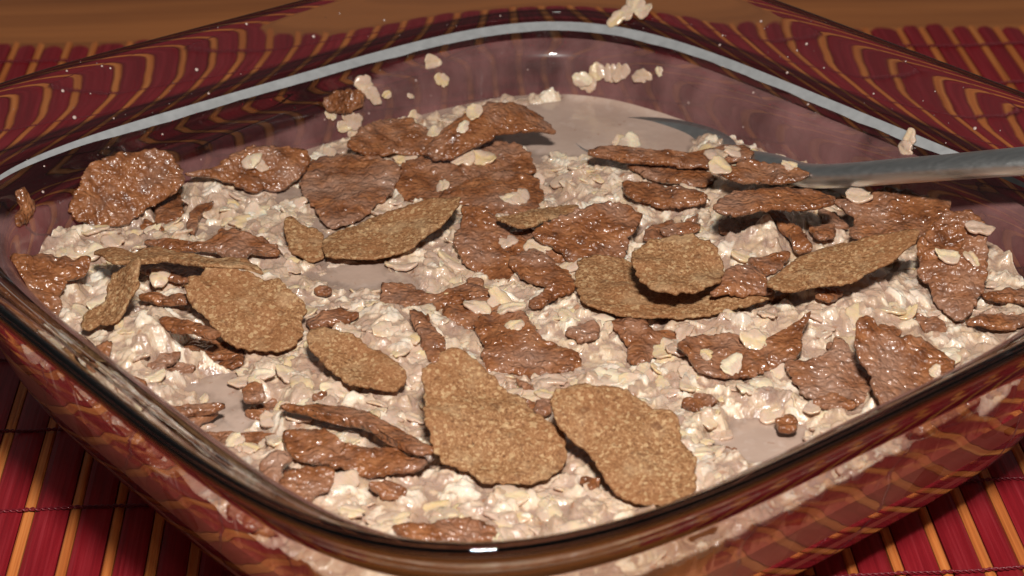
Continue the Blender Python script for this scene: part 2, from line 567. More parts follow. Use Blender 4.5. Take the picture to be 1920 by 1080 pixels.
for px, py, r, hh in [(1425, 435, .010, .0075), (290, 650, .011, .006), (1085, 620, .010, .004), (1560, 590, .016, .004), (1350, 610, .012, .003), (725, 620, .011, .0035),
                      (1100, 575, .010, .003), (1130, 320, .012, .002), (1400, 320, .016, .003), (1650, 560, .012, .003), (1890, 490, .010, .003), (130, 440, .012, .002), (620, 760, .012, .002)]:
    p = at_z((px, py), ZM + .002)[0]
    MOUNDS.append((p[0], p[1], r, hh))
for px, py, rx, ry, dd in [(1130, 240, .026, .019, .009), (1190, 280, .014, .010, .005), (400, 725, .008, .006, .0040), (1440, 830, .010, .010, .006), (450, 775, .010, .006, .005), (330, 430, .016, .006, .0030), (210, 445, .010, .004, .0025), (500, 370, .012, .010, .0018),
                           (690, 515, .010, .008, .0022), (640, 440, .014, .008, .0018), (800, 430, .008, .006, .0020), (420, 830, .012, .006, .005), (1250, 935, .006, .006, .003), (560, 300, .012, .010, .0016), (1760, 720, .008, .008, .003)]:
    p = at_z((px, py), ZM)[0]
    POOLS.append((p[0], p[1], rx, ry, dd))

SMALL = "small soaked brown bran scrap lying among the pale oats"
FL = [
 # label, wet(0 dry 1 wet 2 milky), tilt x, tilt y, offset mm, cup mm, points
 ("large soaked bran flake against the glass wall above the milky oat edge", 1, .5, -.9, 6, 1.0, [(127,387),(140,345),(160,315),(185,300),(230,283),(275,280),(310,283),(330,300),(345,325),(340,350),(310,375),(270,395),(240,420),(205,427),(165,425),(135,410)]),
 ("soaked bran flake with a white oat on it, beside the large flake on glass", 1, .25, -.7, 5, 1.0, [(345,330),(400,315),(430,290),(470,275),(520,272),(560,280),(585,300),(560,330),(530,355),(480,358),(440,345),(400,335)]),
 (SMALL, 1, .1, -.1, 1, .3, [(290,395),(300,375),(330,365),(345,385),(330,415),(300,422)]),
 ("wide milk-washed bran flake sunk flat in milk behind the long dry flake", 2, 0, -.05, .6, .5, [(570,330),(585,305),(640,292),(700,300),(740,320),(730,355),(700,385),(660,410),(625,420),(595,395),(575,360)]),
 ("soaked bran flake below the small flake stuck on the dish wall", 1, .1, -.25, 4, 1, [(655,270),(690,235),(740,222),(790,240),(820,265),(790,285),(740,285),(690,290),(665,285)]),
 ("arched bran flake with a dry tip reaching over the open milk", 1, .1, -.3, 7, -3, [(800,270),(840,240),(890,208),(940,198),(990,203),(1045,240),(1000,247),(950,254),(900,275),(850,292),(815,290)]),
 ("soaked bran flake beneath the arched flake at the milk pool", 1, 0, -.2, 2, .6, [(860,320),(880,295),(910,270),(960,268),(990,290),(995,320),(960,335),(900,335)]),
 ("soaked bran flake next to a cream oat, behind the long dry flake's tip", 1, 0, -.1, 1.2, .6, [(745,330),(770,308),(830,305),(890,320),(880,345),(830,370),(780,375),(750,355)]),
 ("soaked bran flake with pale oats on it, behind the thin propped flake", 1, 0, -.1, 1.4, .6, [(830,375),(870,345),(930,325),(990,335),(1012,365),(1000,400),(940,405),(880,390)]),
 ("long dry tan bran flake lying slantwise across the milk", 0, -.12, -.12, 4, 1.5, [(605,470),(620,440),(660,425),(720,400),(790,380),(850,372),(866,378),(845,405),(810,435),(770,460),(720,475),(660,488),(620,485)]),
 ("half-dry bran flake touching the blunt end of the long dry flake", 0, .1, -.2, 2, .6, [(530,425),(545,415),(570,425),(600,440),(610,465),(605,485),(575,487),(545,465)]),
 ("dark soaked bran flake with a yellow oat, below the thin propped flake", 1, .05, -.25, 2, 1, [(853,450),(870,413),(870,393),(907,397),(947,427),(960,460),(970,487),(960,520),(933,527),(893,500),(867,483)]),
 ("soaked bran flake just behind the folded dry flake's end", 1, 0, -.2, 1.6, .6, [(960,493),(977,477),(1007,470),(1033,487),(1060,510),(1077,533),(1053,543),(1023,537),(993,527),(967,510)]),
 ("glossy red-brown bran flake standing up behind the stacked pair of dry flakes", 1, .05, -.4, 4, 1.5, [(1007,443),(1027,423),(1073,403),(1123,387),(1160,383),(1187,397),(1195,420),(1173,447),(1170,470),(1160,490),(1107,487),(1083,493),(1057,477),(1033,460)]),
 ("thin tan bran flake propped over a black gap", 0, 0, .15, 5.5, .5, [(933,413),(960,410),(1003,397),(1057,390),(1083,395),(1053,407),(1013,417),(973,427),(953,423)]),
 ("soaked bran flake with two cream oats at its edge, behind the hourglass dry flake", 1, 0, -.15, 1.5, .8, [(722,547),(733,533),(773,537),(813,553),(847,547),(880,537),(917,550),(913,563),(873,567),(830,575),(797,590),(757,580),(727,567)]),
 (SMALL, 1, 0, -.15, 1.2, .5, [(770,590),(800,595),(810,615),(833,640),(833,670),(815,680),(795,660),(783,625)]),
 ("broad milk-streaked bran flake behind the hourglass dry flake and the oat mound", 1, 0, -.15, 1.4, .8, [(897,613),(927,593),(960,590),(983,600),(1003,627),(1040,647),(1067,660),(1083,680),(1060,697),(1023,697),(997,703),(957,693),(920,693),(907,677),(913,653)]),
 ("larger folded dry bran flake under the round dry flake", 0, 0, -.02, 4.5, 2.0, [(1077,510),(1095,488),(1130,482),(1185,490),(1225,505),(1300,515),(1380,530),(1450,545),(1440,562),(1380,578),(1300,588),(1200,585),(1120,578),(1085,550)]),
 ("round dry tan bran flake lying on top of a larger folded one", 0, .05, -.2, 10, 1, [(1187,480),(1210,455),(1250,443),(1300,445),(1340,465),(1358,495),(1350,525),(1325,545),(1290,555),(1250,557),(1215,540),(1192,515)]),
 ("glossy bran flake wedged between the round dry flake and the long pointed one", 1, .1, -.3, 6, .6, [(1343,540),(1357,507),(1390,497),(1420,503),(1433,520),(1440,540),(1447,553),(1407,550),(1367,553),(1330,553)]),
 ("long pointed dry bran flake leaning on soaked flakes near the spoon handle", 0, -.15, -.12, 7, 1.5, [(1440,540),(1450,520),(1480,493),(1513,470),(1563,453),(1613,443),(1663,438),(1703,435),(1727,440),(1717,457),(1687,477),(1663,493),(1620,513),(1580,525),(1540,530),(1507,540),(1477,550),(1453,547)]),
 ("wide soaked bran flake right under the spoon handle", 1, -.1, -.3, 6, 1, [(1570,380),(1613,367),(1663,357),(1713,363),(1777,380),(1783,400),(1780,417),(1747,440),(1703,447),(1663,450),(1613,450),(1587,445),(1600,410),(1580,393)]),
 ("tall drooping soaked bran flake beside the wall, with two oats on it", 1, -.15, -.5, 5, 1.5, [(1770,403),(1813,397),(1840,417),(1847,447),(1852,470),(1847,510),(1843,547),(1827,580),(1810,600),(1793,605),(1773,593),(1753,567),(1737,533),(1723,507),(1723,483),(1717,453),(1745,430)]),
 (SMALL, 1, 0, -.1, 1.5, .3, [(1813,600),(1860,590),(1915,592),(1925,607),(1890,613),(1847,610)]),
 (SMALL, 1, 0, -.1, 1.8, .3, [(1847,553),(1873,547),(1925,547),(1925,567),(1897,563),(1857,560)]),
 (SMALL, 1, 0, -.1, 1.5, .3, [(1870,660),(1893,647),(1920,645),(1915,658),(1890,668)]),
 ("cupped soaked bran flake with yellow oat shavings in it, before the folded dry flake", 1, 0, -.2, 2.5, 2, [(1280,650),(1293,637),(1330,627),(1380,623),(1430,640),(1453,627),(1480,613),(1508,604),(1497,633),(1500,647),(1483,670),(1453,680),(1420,697),(1387,703),(1347,703),(1320,693),(1300,670)]),
 ("crumpled dark soaked bran flake beside the glass rim with white milk spots", 1, .15, -.4, 4.5, 1.5, [(1613,607),(1633,603),(1657,623),(1687,637),(1723,640),(1747,657),(1777,680),(1782,700),(1775,725),(1740,740),(1715,750),(1680,765),(1655,755),(1640,730),(1635,700),(1620,670),(1608,640)]),
 ("milk-coated bran flake tucked beside the crumpled dark flake", 2, 0, -.2, 2, .8, [(1480,680),(1513,680),(1547,667),(1567,647),(1590,660),(1607,680),(1625,700),(1620,740),(1590,760),(1550,755),(1510,740),(1490,710)]),
 ("torn soaked bran flake below the shadow of the folded dry flake", 1, 0, -.2, 1.5, .8, [(1133,613),(1160,600),(1190,590),(1213,607),(1227,627),(1250,620),(1267,640),(1233,647),(1220,670),(1200,687),(1180,677),(1173,647),(1157,623)]),
 ("oval dry tan bran flake leaning beside the standing folded flake", 0, .05, -.35, 6, 1.0, [(352,527),(377,520),(383,507),(417,502),(447,507),(473,510),(493,523),(523,527),(547,550),(573,573),(567,600),(567,627),(547,650),(520,658),(483,657),(450,652),(423,637),(393,603),(367,580),(353,560)]),
 ("dark soaked bran flake in the hollow beneath the long bent dry flake", 1, 0, .1, 2.5, .3, [(265,495),(300,485),(350,492),(385,500),(390,520),(330,522),(280,512)]),
 ("long bent dry bran flake forming a roof over a dark hollow", 0, 0, .15, 8, -1.5, [(177,475),(200,470),(240,473),(283,467),(310,470),(367,482),(410,488),(460,490),(493,507),(467,505),(427,506),(387,506),(347,499),(300,491),(267,493),(217,495),(193,485)]),
 ("folded brown bran flake standing on edge over a dark shadow", 0, -.55, -.55, 6, 1.2, [(213,507),(260,492),(267,507),(257,540),(240,567),(230,587),(213,607),(187,610),(167,627),(157,607),(160,587),(190,560),(203,527)]),
 ("soaked bran flake crumpled behind the long bent dry flake", 1, 0, -.2, 3.5, .8, [(280,457),(300,452),(333,457),(367,457),(397,450),(410,437),(440,435),(477,447),(513,463),(510,475),(467,470),(450,483),(400,473),(360,467),(317,467)]),
 ("soaked bran flake pressed to the glass where the rim curves", 1, .3, -.35, 4, 1, [(17,493),(37,483),(87,482),(127,492),(160,493),(160,517),(127,527),(110,547),(113,577),(93,590),(60,587),(33,583),(17,573),(23,547),(13,520)]),
 (SMALL, 1, 0, 0, 2, .3, [(263,557),(290,552),(320,557),(350,558),(350,570),(320,568),(293,567)]),
 (SMALL, 1, 0, 0, 2, .3, [(300,603),(333,600),(367,610),(407,623),(400,633),(360,623),(327,620)]),
 ("dark soaked bran flake in the shadow under the oval dry flake", 1, 0, 0, 1, .3, [(343,660),(360,643),(393,640),(420,647),(450,657),(443,673),(400,675),(363,670)]),
 ("dark ragged soaked bran flake against the front glass near the oat mound", 1, .2, -.35, 3, 1, [(115,647),(140,643),(163,660),(187,650),(210,640),(205,670),(197,693),(230,700),(260,710),(270,735),(255,765),(230,760),(190,730),(150,705),(125,680)]),
 (SMALL, 1, 0, -.1, 1, .3, [(267,760),(293,755),(327,763),(367,757),(417,760),(393,770),(360,772),(333,780),(300,777),(273,783)]),
 (SMALL, 1, 0, -.1, 1, .3, [(340,793),(367,783),(393,772),(410,777),(383,790),(353,800)]),
 ("long soaked bran flake lying in milk along the front glass wall", 1, 0, -.1, 2, .6, [(290,800),(327,793),(360,810),(400,813),(450,813),(493,813),(533,833),(493,837),(443,843),(400,838),(360,830),(320,817)]),
 ("milky soaked bran flake between the long one and the hourglass dry flake", 1, 0, -.15, 2, .8, [(537,830),(550,813),(583,807),(617,813),(640,830),(680,840),(730,845),(770,858),(790,865),(780,880),(740,885),(690,887),(640,875),(590,865),(555,855)]),
 ("narrow soaked bran flake over a black gap beside the hourglass dry flake", 1, .1, .1, 4.5, .5, [(540,765),(590,764),(640,766),(673,770),(707,787),(737,800),(767,818),(797,840),(803,852),(780,850),(750,838),(725,819),(690,803),(650,790),(600,780)]),
 ("small oval dry bran flake between the oval dry flake and the hourglass one", 0, .05, -.25, 4, 1.0, [(575,633),(590,622),(620,622),(650,630),(690,650),(730,670),(757,697),(760,720),(740,733),(705,733),(665,725),(635,705),(605,675),(582,655)]),
 ("big hourglass-shaped dry tan bran flake", 0, .1, -.4, 7, 1.0, [(795,735),(790,700),(810,685),(830,665),(855,655),(890,670),(915,695),(945,720),(975,745),(1000,770),(1025,790),(1055,810),(1062,845),(1055,875),(1030,895),(990,905),(940,908),(895,900),(890,890),(855,875),(815,845),(800,800),(795,770)]),
 ("big curved dry tan bran flake reaching down to the glass rim", 0, .05, -.35, 6, 1.2, [(1035,745),(1060,730),(1110,725),(1150,722),(1185,735),(1210,755),(1250,770),(1275,800),(1280,830),(1300,850),(1305,880),(1300,925),(1270,940),(1225,948),(1195,945),(1160,925),(1135,895),(1115,860),(1095,835),(1065,815),(1040,790)]),
 ("fan-shaped soaked bran flake in the oats by the front glass corner", 1, .1, -.3, 2, 1, [(520,920),(533,897),(560,880),(593,877),(623,887),(620,907),(600,927),(567,940),(533,943),(513,933)]),
 ("rolled milk-coated bran flake next to the fan-shaped one", 2, 0, -.3, 3, -1.5, [(493,867),(513,850),(540,850),(547,863),(533,887),(520,913),(497,913),(492,890)]),
 ("wet bran flake with oats on top, leaning by the submerged spoon", 1, 0, -.2, 5, .8, [(1100,293),(1130,280),(1180,278),(1240,282),(1300,285),(1350,275),(1395,278),(1405,300),(1360,305),(1300,312),(1250,307),(1200,304),(1150,302)]),
 ("dark soaked bran flake in shadow under the flake by the spoon", 1, 0, 0, 2.5, .3, [(1180,312),(1230,310),(1290,317),(1330,325),(1320,345),(1270,340),(1220,332)]),
 ("soaked bran flake heaped against the spoon's neck", 1, 0, -.2, 6, .8, [(1345,325),(1375,312),(1413,302),(1450,308),(1487,318),(1515,335),(1480,345),(1430,340),(1380,342)]),
 ("soaked bran flake behind the round dry flake and a pale oat heap", 1, 0, -.1, 2.5, .5, [(1170,350),(1210,345),(1260,355),(1310,365),(1315,380),(1270,385),(1220,380),(1185,370)]),
 ("broad soaked bran flake roofing the round oat heap", 1, 0, -.05, 6, .5, [(1337,387),(1380,363),(1447,358),(1513,358),(1560,370),(1555,385),(1467,392),(1430,394),(1390,400),(1360,400)]),
 ("narrow soaked bran flake hugging the round oat heap", 1, -.1, -.3, 3.5, .5, [(1440,393),(1467,403),(1493,427),(1513,447),(1517,463),(1493,470),(1480,450),(1457,420)]),
 (SMALL, 1, 0, -.1, 2, .3, [(1240,430),(1265,422),(1305,420),(1308,430),(1280,438),(1250,438)]),
 (SMALL, 1, 0, -.1, 2, .3, [(1520,430),(1557,423),(1563,440),(1533,447)]),
 (SMALL, 1, 0, -.1, 2, .3, [(580,600),(605,590),(640,585),(668,590),(655,603),(620,610),(588,612)]),
 ("milk-washed bran flake just under the surface below the long dry flake", 2, 0, 0, .4, .2, [(640,527),(673,513),(707,520),(717,540),(680,550),(647,547)]),
 (SMALL, 1, 0, -.1, 1, .3, [(1457,790),(1480,783),(1493,793),(1487,810),(1463,807)]),
 (SMALL, 1, 0, -.1, 1, .3, [(1530,750),(1560,742),(1600,757),(1580,765),(1543,763)]),
 ("dark soaked bran flake under oats at the front curve of the rim", 1, 0, -.2, 1, .4, [(740,995),(790,985),(850,975),(900,980),(930,1000),(920,1014),(850,1018),(780,1014)]),
 (SMALL, 1, 0, -.15, 2, .3, [(993,567),(1013,553),(1037,540),(1070,530),(1077,543),(1040,557),(1017,573),(1000,577)]),
 (SMALL, 1, 0, -.15, 1.5, .3, [(353,427),(360,397),(380,385),(400,383),(383,395),(373,412),(365,440)]),
 (SMALL, 1, 0, -.15, 1.5, .3, [(1000,760),(1020,750),(1040,755),(1035,770),(1010,775)]),
 (SMALL, 1, 0, -.15, 1, .3, [(487,763),(517,750),(520,763),(497,775)]),
 ("soaked bran flake filling the gap below the red-brown upright flake", 1, 0, -.2, 2, .5, [(955,445),(985,432),(1015,440),(1050,465),(1060,490),(1020,485),(985,482),(960,470)]),
 ("soaked bran flake with oats at its rim, above the broad milk-streaked flake", 1, 0, -.15, 1.4, .5, [(835,580),(880,568),(925,565),(955,585),(925,600),(900,615),(870,612),(845,600)]),
 ("narrow soaked bran flake joining the cupped flake and the long pointed dry one", 1, 0, -.2, 2.5, .4, [(1405,492),(1440,480),(1475,478),(1458,503),(1430,512)]),
 (SMALL, 1, 0, -.2, 1.5, .3, [(455,735),(470,722),(490,725),(497,745),(475,757),(458,752)]),
 (SMALL, 1, 0, -.1, 1.2, .3, [(1530,545),(1555,540),(1575,552),(1560,562),(1538,560)]),
]

def build_flake(label, wet, tx, ty, off, cup, pts, idx, p0=None, nrm=None, group=None):
    pts = np.array(pts, float)
    if wet and off < 5: pts = pts.mean(0) + (pts - pts.mean(0)) * 1.07
    if p0 is None:
        # area centroid of the outline
        x, y = pts.T
        x2, y2 = np.roll(x, -1), np.roll(y, -1)
        cr = x * y2 - x2 * y
        A = cr.sum() / 2
        c = np.array([((x + x2) * cr).sum(), ((y + y2) * cr).sum()]) / (6 * A)
        z = ZM + .002
        for _ in range(4):
            p = at_z(c, z)[0]
            z = float(bowl_base(p[0:1], p[1:2])[0]) + off * 1e-3
        p0 = at_z(c, z)[0]
        nrm = np.array([tx, ty, 1.0])
    nrm = nrm / np.linalg.norm(nrm)
    W = at_plane(pts, p0, nrm)
    e1 = np.cross([0, 1.0, 0.2], nrm); e1 /= np.linalg.norm(e1)
    e2 = np.cross(nrm, e1)
    q = np.stack([(W - p0) @ e1, (W - p0) @ e2], 1)
    # smooth, even resampling of the outline
    qc = catmull(np.concatenate([q[-1:], q, q[:2]]), 8)[8:-8]
    seg = np.hypot(*(np.roll(qc, -1, 0) - qc).T)
    s = np.concatenate([[0], np.cumsum(seg)])
    per = s[-1]
    N = int(np.clip(per / 0.00036, 48, 280))
    qq = np.concatenate([qc, qc[:1]])
    u = np.linspace(0, per, N, endpoint=False)
    b = np.stack([np.interp(u, s, qq[:, k]) for k in (0, 1)], 1)
    size = math.sqrt(abs((q[:, 0] * np.roll(q[:, 1], -1) - np.roll(q[:, 0], -1) * q[:, 1]).sum() / 2))
    cen = b.mean(0) * 0
    rad = np.hypot(*(b - cen).T)
    ja = 0.00060 if wet == 0 else 0.00070
    P3 = np.concatenate([b, np.full((N, 1), idx * 3.1)], 1)
    jag = ja * (fbm(P3 * 900, 2, 9) * 0.9 + fbm(P3 * 330, 2, 4))
    b = b * (1 + jag / np.maximum(rad, 0.002))[:, None]
    Rn = int(np.clip(size / 0.00075, 8, 34))
    ts = np.linspace(0, 1, Rn + 1)[1:] ** 0.9
    th = 0.00065 if wet == 0 else 0.00085
    top, bot = [np.array([[0, 0]])], []
    for t in ts: top.append(b * t)
    T = np.concatenate(top)
    tt = np.concatenate([[0], np.repeat(ts, N)])
    r2 = (T ** 2).sum(1) / max((T ** 2).sum(1).max(), (size * 0.62) ** 2)
    big = cup * 1e-3 * (r2 - 0.5)
    # a flake is warped: bend along a random diagonal
    a = idx * 1.7
    big = big + (0.0013 if wet == 0 else 0.0010) * fbm(np.concatenate([T * 120, np.full((len(T), 1), idx * 1.3)], 1), 2, 2) * min(1, size / .012)
    amp = 0.00028 if wet == 0 else 0.00055
    fr = 700 if wet == 0 else 520
    det = amp * fbm(np.concatenate([T * fr, np.full((len(T), 1), idx * 2.7)], 1), 3, 6) * (1 if wet == 0 else 1.15)
    edge = 1 - 0.55 * tt ** 8
    zt = big + det + th * edge
    zb = big + det * 0.6 - th * edge
    V = np.concatenate([np.concatenate([T, zt[:, None]], 1), np.concatenate([T, zb[:, None]], 1)])
    M = len(T)
    F = []
    for i in range(N):
        k = (i + 1) % N
        F.append((0, 1 + i, 1 + k)); F.append((M, M + 1 + k, M + 1 + i))
        for r in range(Rn - 1):
            a0 = 1 + r * N
            F.append((a0 + i, a0 + N + i, a0 + N + k, a0 + k))
            F.append((M + a0 + i, M + a0 + k, M + a0 + N + k, M + a0 + N + i))
        a0 = 1 + (Rn - 1) * N
        F.append((a0 + i, M + a0 + i, M + a0 + k, a0 + k))
    Vt = V[:, :1] * e1 + V[:, 1:2] * e2 + V[:, 2:] * nrm + p0
    # pressed against the glass, never through it
    an = anorm(Vt[:, :2]); lim = wall_a(np.clip(Vt[:, 2], 0.006, 0.06)) - 0.0006
    if nrm[2] > 0.5: Vt[:, :2] *= np.minimum(1, lim / an)[:, None]
    Vw = Vt - p0
    o = mesh_obj("bran_flake", Vw, F, (M_DRY, M_WET, M_MILKY)[wet], loc=p0)
    tag(o, label, "bran flake", group)
    return o, b @ np.stack([e1, e2])[:, :2] + p0[:2], p0, nrm, wet, off

SHORT = {"long dry tan bran flake lying": "long dry slanting flake", "thin tan bran flake": "thin propped flake", "larger folded dry": "folded dry flake under the round one", "round dry tan": "round dry flake",
         "long pointed dry": "long pointed dry flake", "oval dry tan": "oval dry flake", "long bent dry": "long bent dry flake", "folded brown bran": "flake standing on edge", "small oval dry": "small oval dry flake",
         "big hourglass": "hourglass dry flake", "big curved dry": "big curved dry flake", "arched bran": "arched flake over the milk", "tall drooping": "tall drooping soaked flake", "cupped soaked": "cupped soaked flake",
         "crumpled dark": "crumpled dark flake by the rim", "large soaked bran flake against": "large soaked flake on the wall", "fan-shaped soaked": "fan-shaped soaked flake", "long soaked bran": "long soaked flake by the front glass",
         "broad soaked bran flake roofing": "soaked flake roofing the oat heap", "glossy red-brown": "red-brown upright flake", "wide soaked bran": "soaked flake under the spoon handle", "broad milk-streaked": "broad milk-streaked flake",
         "soaked bran flake pressed": "soaked flake pressed to the glass", "wet bran flake with oats": "wet flake by the sunken spoon"}
MARKS = []
def mark(xy):
    return min(MARKS, key=lambda m: (m[0] - xy[0]) ** 2 + (m[1] - xy[1]) ** 2)[2]
FOOT = []
for i, (label, wet, tx, ty, off, cup, pts) in enumerate(FL):
    g = "small soaked bran scraps" if label == SMALL else None
    if g is None: g = "bran flakes on the porridge"
    o, poly, p0, nrm, wt, of = build_flake(label, wet, tx, ty, off, cup, pts, i, group=g)
    FOOT.append((poly, p0, nrm, wt, of))
    o["flake"] = label
    for k_, v_ in SHORT.items():
        if label.startswith(k_): MARKS.append((p0[0], p0[1], v_))
rs = np.random.default_rng(41)
made = 0
while made < 34:
    c_ = np.array([rs.uniform(60, 1880), rs.uniform(400, 1000)])
    w_ = at_z(c_, ZM + .002)[0]
    if anorm(w_[None, :2])[0] > 0.078: continue
    if any(inside(f_[0].mean(0) + (f_[0] - f_[0].mean(0)) * 1.15, w_[None, :2])[0] for f_ in FOOT): continue
    L_, a_ = rs.uniform(14, 34), rs.uniform(-0.5, 0.5)
    th_ = np.linspace(0, 2 * math.pi, 9, endpoint=False)
    rr_ = rs.uniform(0.65, 1.15, 9)
    q_ = np.stack([np.cos(th_) * L_ * rr_, np.sin(th_) * L_ * rs.uniform(.35, .6) * rr_], 1)
    q_ = np.stack([q_[:, 0] * math.cos(a_) - q_[:, 1] * math.sin(a_), q_[:, 0] * math.sin(a_) + q_[:, 1] * math.cos(a_)], 1)
    o, poly, p0, nrm, wt, of = build_flake(SMALL, 1 if rs.uniform() < .7 else 2, rs.normal(0, .15), rs.normal(-.15, .12), rs.uniform(.2, 1.4), .3, c_ + q_, 200 + made, group="small soaked bran scraps")
    FOOT.append((poly, p0, nrm, wt, of))
    made += 1
for o in [o for o in COL.objects if o.get("label") == SMALL]:
    m_ = mark(o.location)
    o["label"] = "small soaked brown bran scrap near the " + m_
    o["group"] = "bran scraps near the " + m_

def in_any(P, grow=1.0, only_top=False):
    r = np.zeros(len(P), bool)
    for poly, p0, nrm, wt, of in FOOT:
        c = poly.mean(0)
        r |= inside(c + (poly - c) * grow, P)
    return r

# ------------------------------------------------------------------ porridge: one body, its top stamped with the soaked oats
G = 560
uu, vv = np.meshgrid(np.linspace(-1, 1, G), np.linspace(-1, 1, G), indexing="ij")
mx = np.maximum(np.abs(uu), np.abs(vv))
pn = (np.abs(uu) ** NEXP + np.abs(vv) ** NEXP) ** (1 / NEXP) + 1e-12
AIN = 0.0897
gx, gy = uu * mx / pn * AIN, vv * mx / pn * AIN
gxy = rot2(np.stack([gx, gy], -1))
X, Y = gxy[..., 0], gxy[..., 1]
Z = bowl_base(X, Y)
base_z = Z.copy()
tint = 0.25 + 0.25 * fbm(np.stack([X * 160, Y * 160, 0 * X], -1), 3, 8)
Zs = Z - 0.0012
def stamp(cx, cy, rot, ra, rb, h, tiltx, tilty, tv):
    # grid window around the oat (the mapping is close to linear)
    lx = cx * CY + cy * SY; ly = -cx * SY + cy * CY
    R0 = max(ra, rb) * 1.25
    a = np.abs(np.array([lx, ly])).max() + 1e-9
    k = (abs(lx) ** NEXP + abs(ly) ** NEXP) ** (1 / NEXP) / a
    iu = (lx * k / AIN + 1) / 2 * (G - 1); iv = (ly * k / AIN + 1) / 2 * (G - 1)
    w_ = int(R0 / (2 * AIN) * G * 1.25) + 2
    i0, i1 = max(0, int(iu) - w_), min(G, int(iu) + w_ + 1)
    j0, j1 = max(0, int(iv) - w_), min(G, int(iv) + w_ + 1)
    if i0 >= i1 or j0 >= j1: return
    dx = X[i0:i1, j0:j1] - cx; dy = Y[i0:i1, j0:j1] - cy
    c, s = math.cos(rot), math.sin(rot)
    p = dx * c + dy * s; q = -dx * s + dy * c
    wob = 1 + 0.14 * np.sin(3 * np.arctan2(q, p) + cx * 9000) + 0.07 * np.sin(7 * np.arctan2(q, p) + cy * 7000)
    rr = ((p / ra) ** 2 + (q / rb) ** 2) / wob ** 2
    dome = h + min(0.0011, ra * 0.5) * (np.clip(1 - rr, 0, 1) ** 0.4 - 0.4) + p * tiltx + q * tilty - 0.0003 * np.exp(-(q / 0.0004) ** 2)
    old = Zs[i0:i1, j0:j1]
    k_ = 0.00016
    d_ = np.clip(0.5 + 0.5 * (dome - old) / k_, 0, 1)
    sm = old * (1 - d_) + dome * d_ + k_ * d_ * (1 - d_)
    m = rr < 1
    old[m] = sm[m]
    tt_ = tint[i0:i1, j0:j1]
    tt_[m] = (tt_ * (1 - d_) + tv * d_)[m]
ang = RNG.uniform(0, 2 * math.pi, 11000); ra_ = np.sqrt(RNG.uniform(0, 1, 11000))
sp = rot2(sup(ang) * (ra_ * AIN)[:, None])
sh = bowl_base(sp[:, 0], sp[:, 1])
for k in range(len(sp)):
    ra = 0.0011 + 0.0023 * RNG.uniform(0, 1) ** 1.6
    stamp(sp[k, 0], sp[k, 1], RNG.uniform(0, 6.28), ra, ra * RNG.uniform(0.6, 0.9), sh[k] - 0.0010 + RNG.uniform(-0.0016, 0.0012), RNG.normal(0, .33), RNG.normal(0, .33), RNG.uniform(0.0, 1.0))
Z = Zs + 0.00042 * fbm(np.stack([X * 750, Y * 750, 0 * X], -1), 3, 3, 0.6)
def blur(A, r):
    for ax in (0, 1):
        pad = np.concatenate([np.take(A, [0] * r, ax), A, np.take(A, [-1] * r, ax)], ax)
        c_ = np.cumsum(np.concatenate([np.zeros_like(np.take(pad, [0], ax)), pad], ax), ax)
        n_ = A.shape[ax]
        A = (np.take(c_, np.arange(2 * r + 1, 2 * r + 1 + n_), ax) - np.take(c_, np.arange(n_), ax)) / (2 * r + 1)
    return A
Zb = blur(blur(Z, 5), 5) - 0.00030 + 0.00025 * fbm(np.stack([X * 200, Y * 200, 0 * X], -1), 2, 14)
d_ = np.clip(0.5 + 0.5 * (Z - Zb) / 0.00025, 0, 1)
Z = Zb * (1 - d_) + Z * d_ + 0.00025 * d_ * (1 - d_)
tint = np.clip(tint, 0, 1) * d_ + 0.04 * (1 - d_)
# the porridge gives way under the flakes and rises to meet the soaked ones
flat = np.stack([X.ravel(), Y.ravel()], 1)
Zf = Z.ravel().copy()
for poly, p0, nrm, wt, of in FOOT:
    m = inside(poly.mean(0) + (poly - poly.mean(0)) * (1.0 if wt == 0 or of > 4 else 0.9), flat)
    if not m.any(): continue
    zp = p0[2] - ((flat[m] - p0[:2]) @ nrm[:2]) / nrm[2]
    if wt == 0: Zf[m] = np.minimum(Zf[m], zp - 0.0022)
    elif of > 4: Zf[m] = np.minimum(Zf[m], zp - 0.0016)
    else: Zf[m] = np.clip(Zf[m], zp - 0.0030, zp - 0.0014)
Z = Zf.reshape(G, G)
for _ in range(14):          # no cliffs: soft porridge slumps
    P_ = np.pad(Z, 1, mode="edge")
    lo = np.minimum(np.minimum(P_[:-2, 1:-1], P_[2:, 1:-1]), np.minimum(P_[1:-1, :-2], P_[1:-1, 2:]))
    Z = np.minimum(Z, lo + 0.00055)
edge_m = mx > 0.985
# body
V = np.stack([X, Y, Z], -1).reshape(-1, 3)
F = []
idx = np.arange(G * G).reshape(G, G)
a = idx[:-1, :-1].ravel(); b = idx[1:, :-1].ravel(); c = idx[1:, 1:].ravel(); d = idx[:-1, 1:].ravel()
F = np.stack([a, b, c, d], 1).tolist()
nfa = len(F)
loop = np.concatenate([idx[:-1, 0], idx[-1, :-1], idx[:0:-1, -1], idx[0, :0:-1]])
prev = loop
VV = [V]
base = len(V)
gap = -0.00025      # wet contact: the porridge meets the glass without air between
for zt in (0.026, 0.022, 0.018, 0.0145, 0.0115, 0.0092, 0.0078, 0.0072):
    al = wall_a(zt) - gap if zt > 0.0075 else 0.066
    ring = V[loop].copy()
    ring[:, :2] *= al / AIN
    ring[:, 2] = zt
    VV.append(ring)
    cur = np.arange(base, base + len(loop))
    base += len(loop)
    n = np.roll
    F += np.stack([prev, cur, np.roll(cur, -1), np.roll(prev, -1)], 1)[:, ::-1].tolist()
    prev = cur
F.append(list(map(int, prev)))
V = np.concatenate(VV)
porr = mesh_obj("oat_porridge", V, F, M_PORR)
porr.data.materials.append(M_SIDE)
porr.cycles.is_caustics_receiver = True
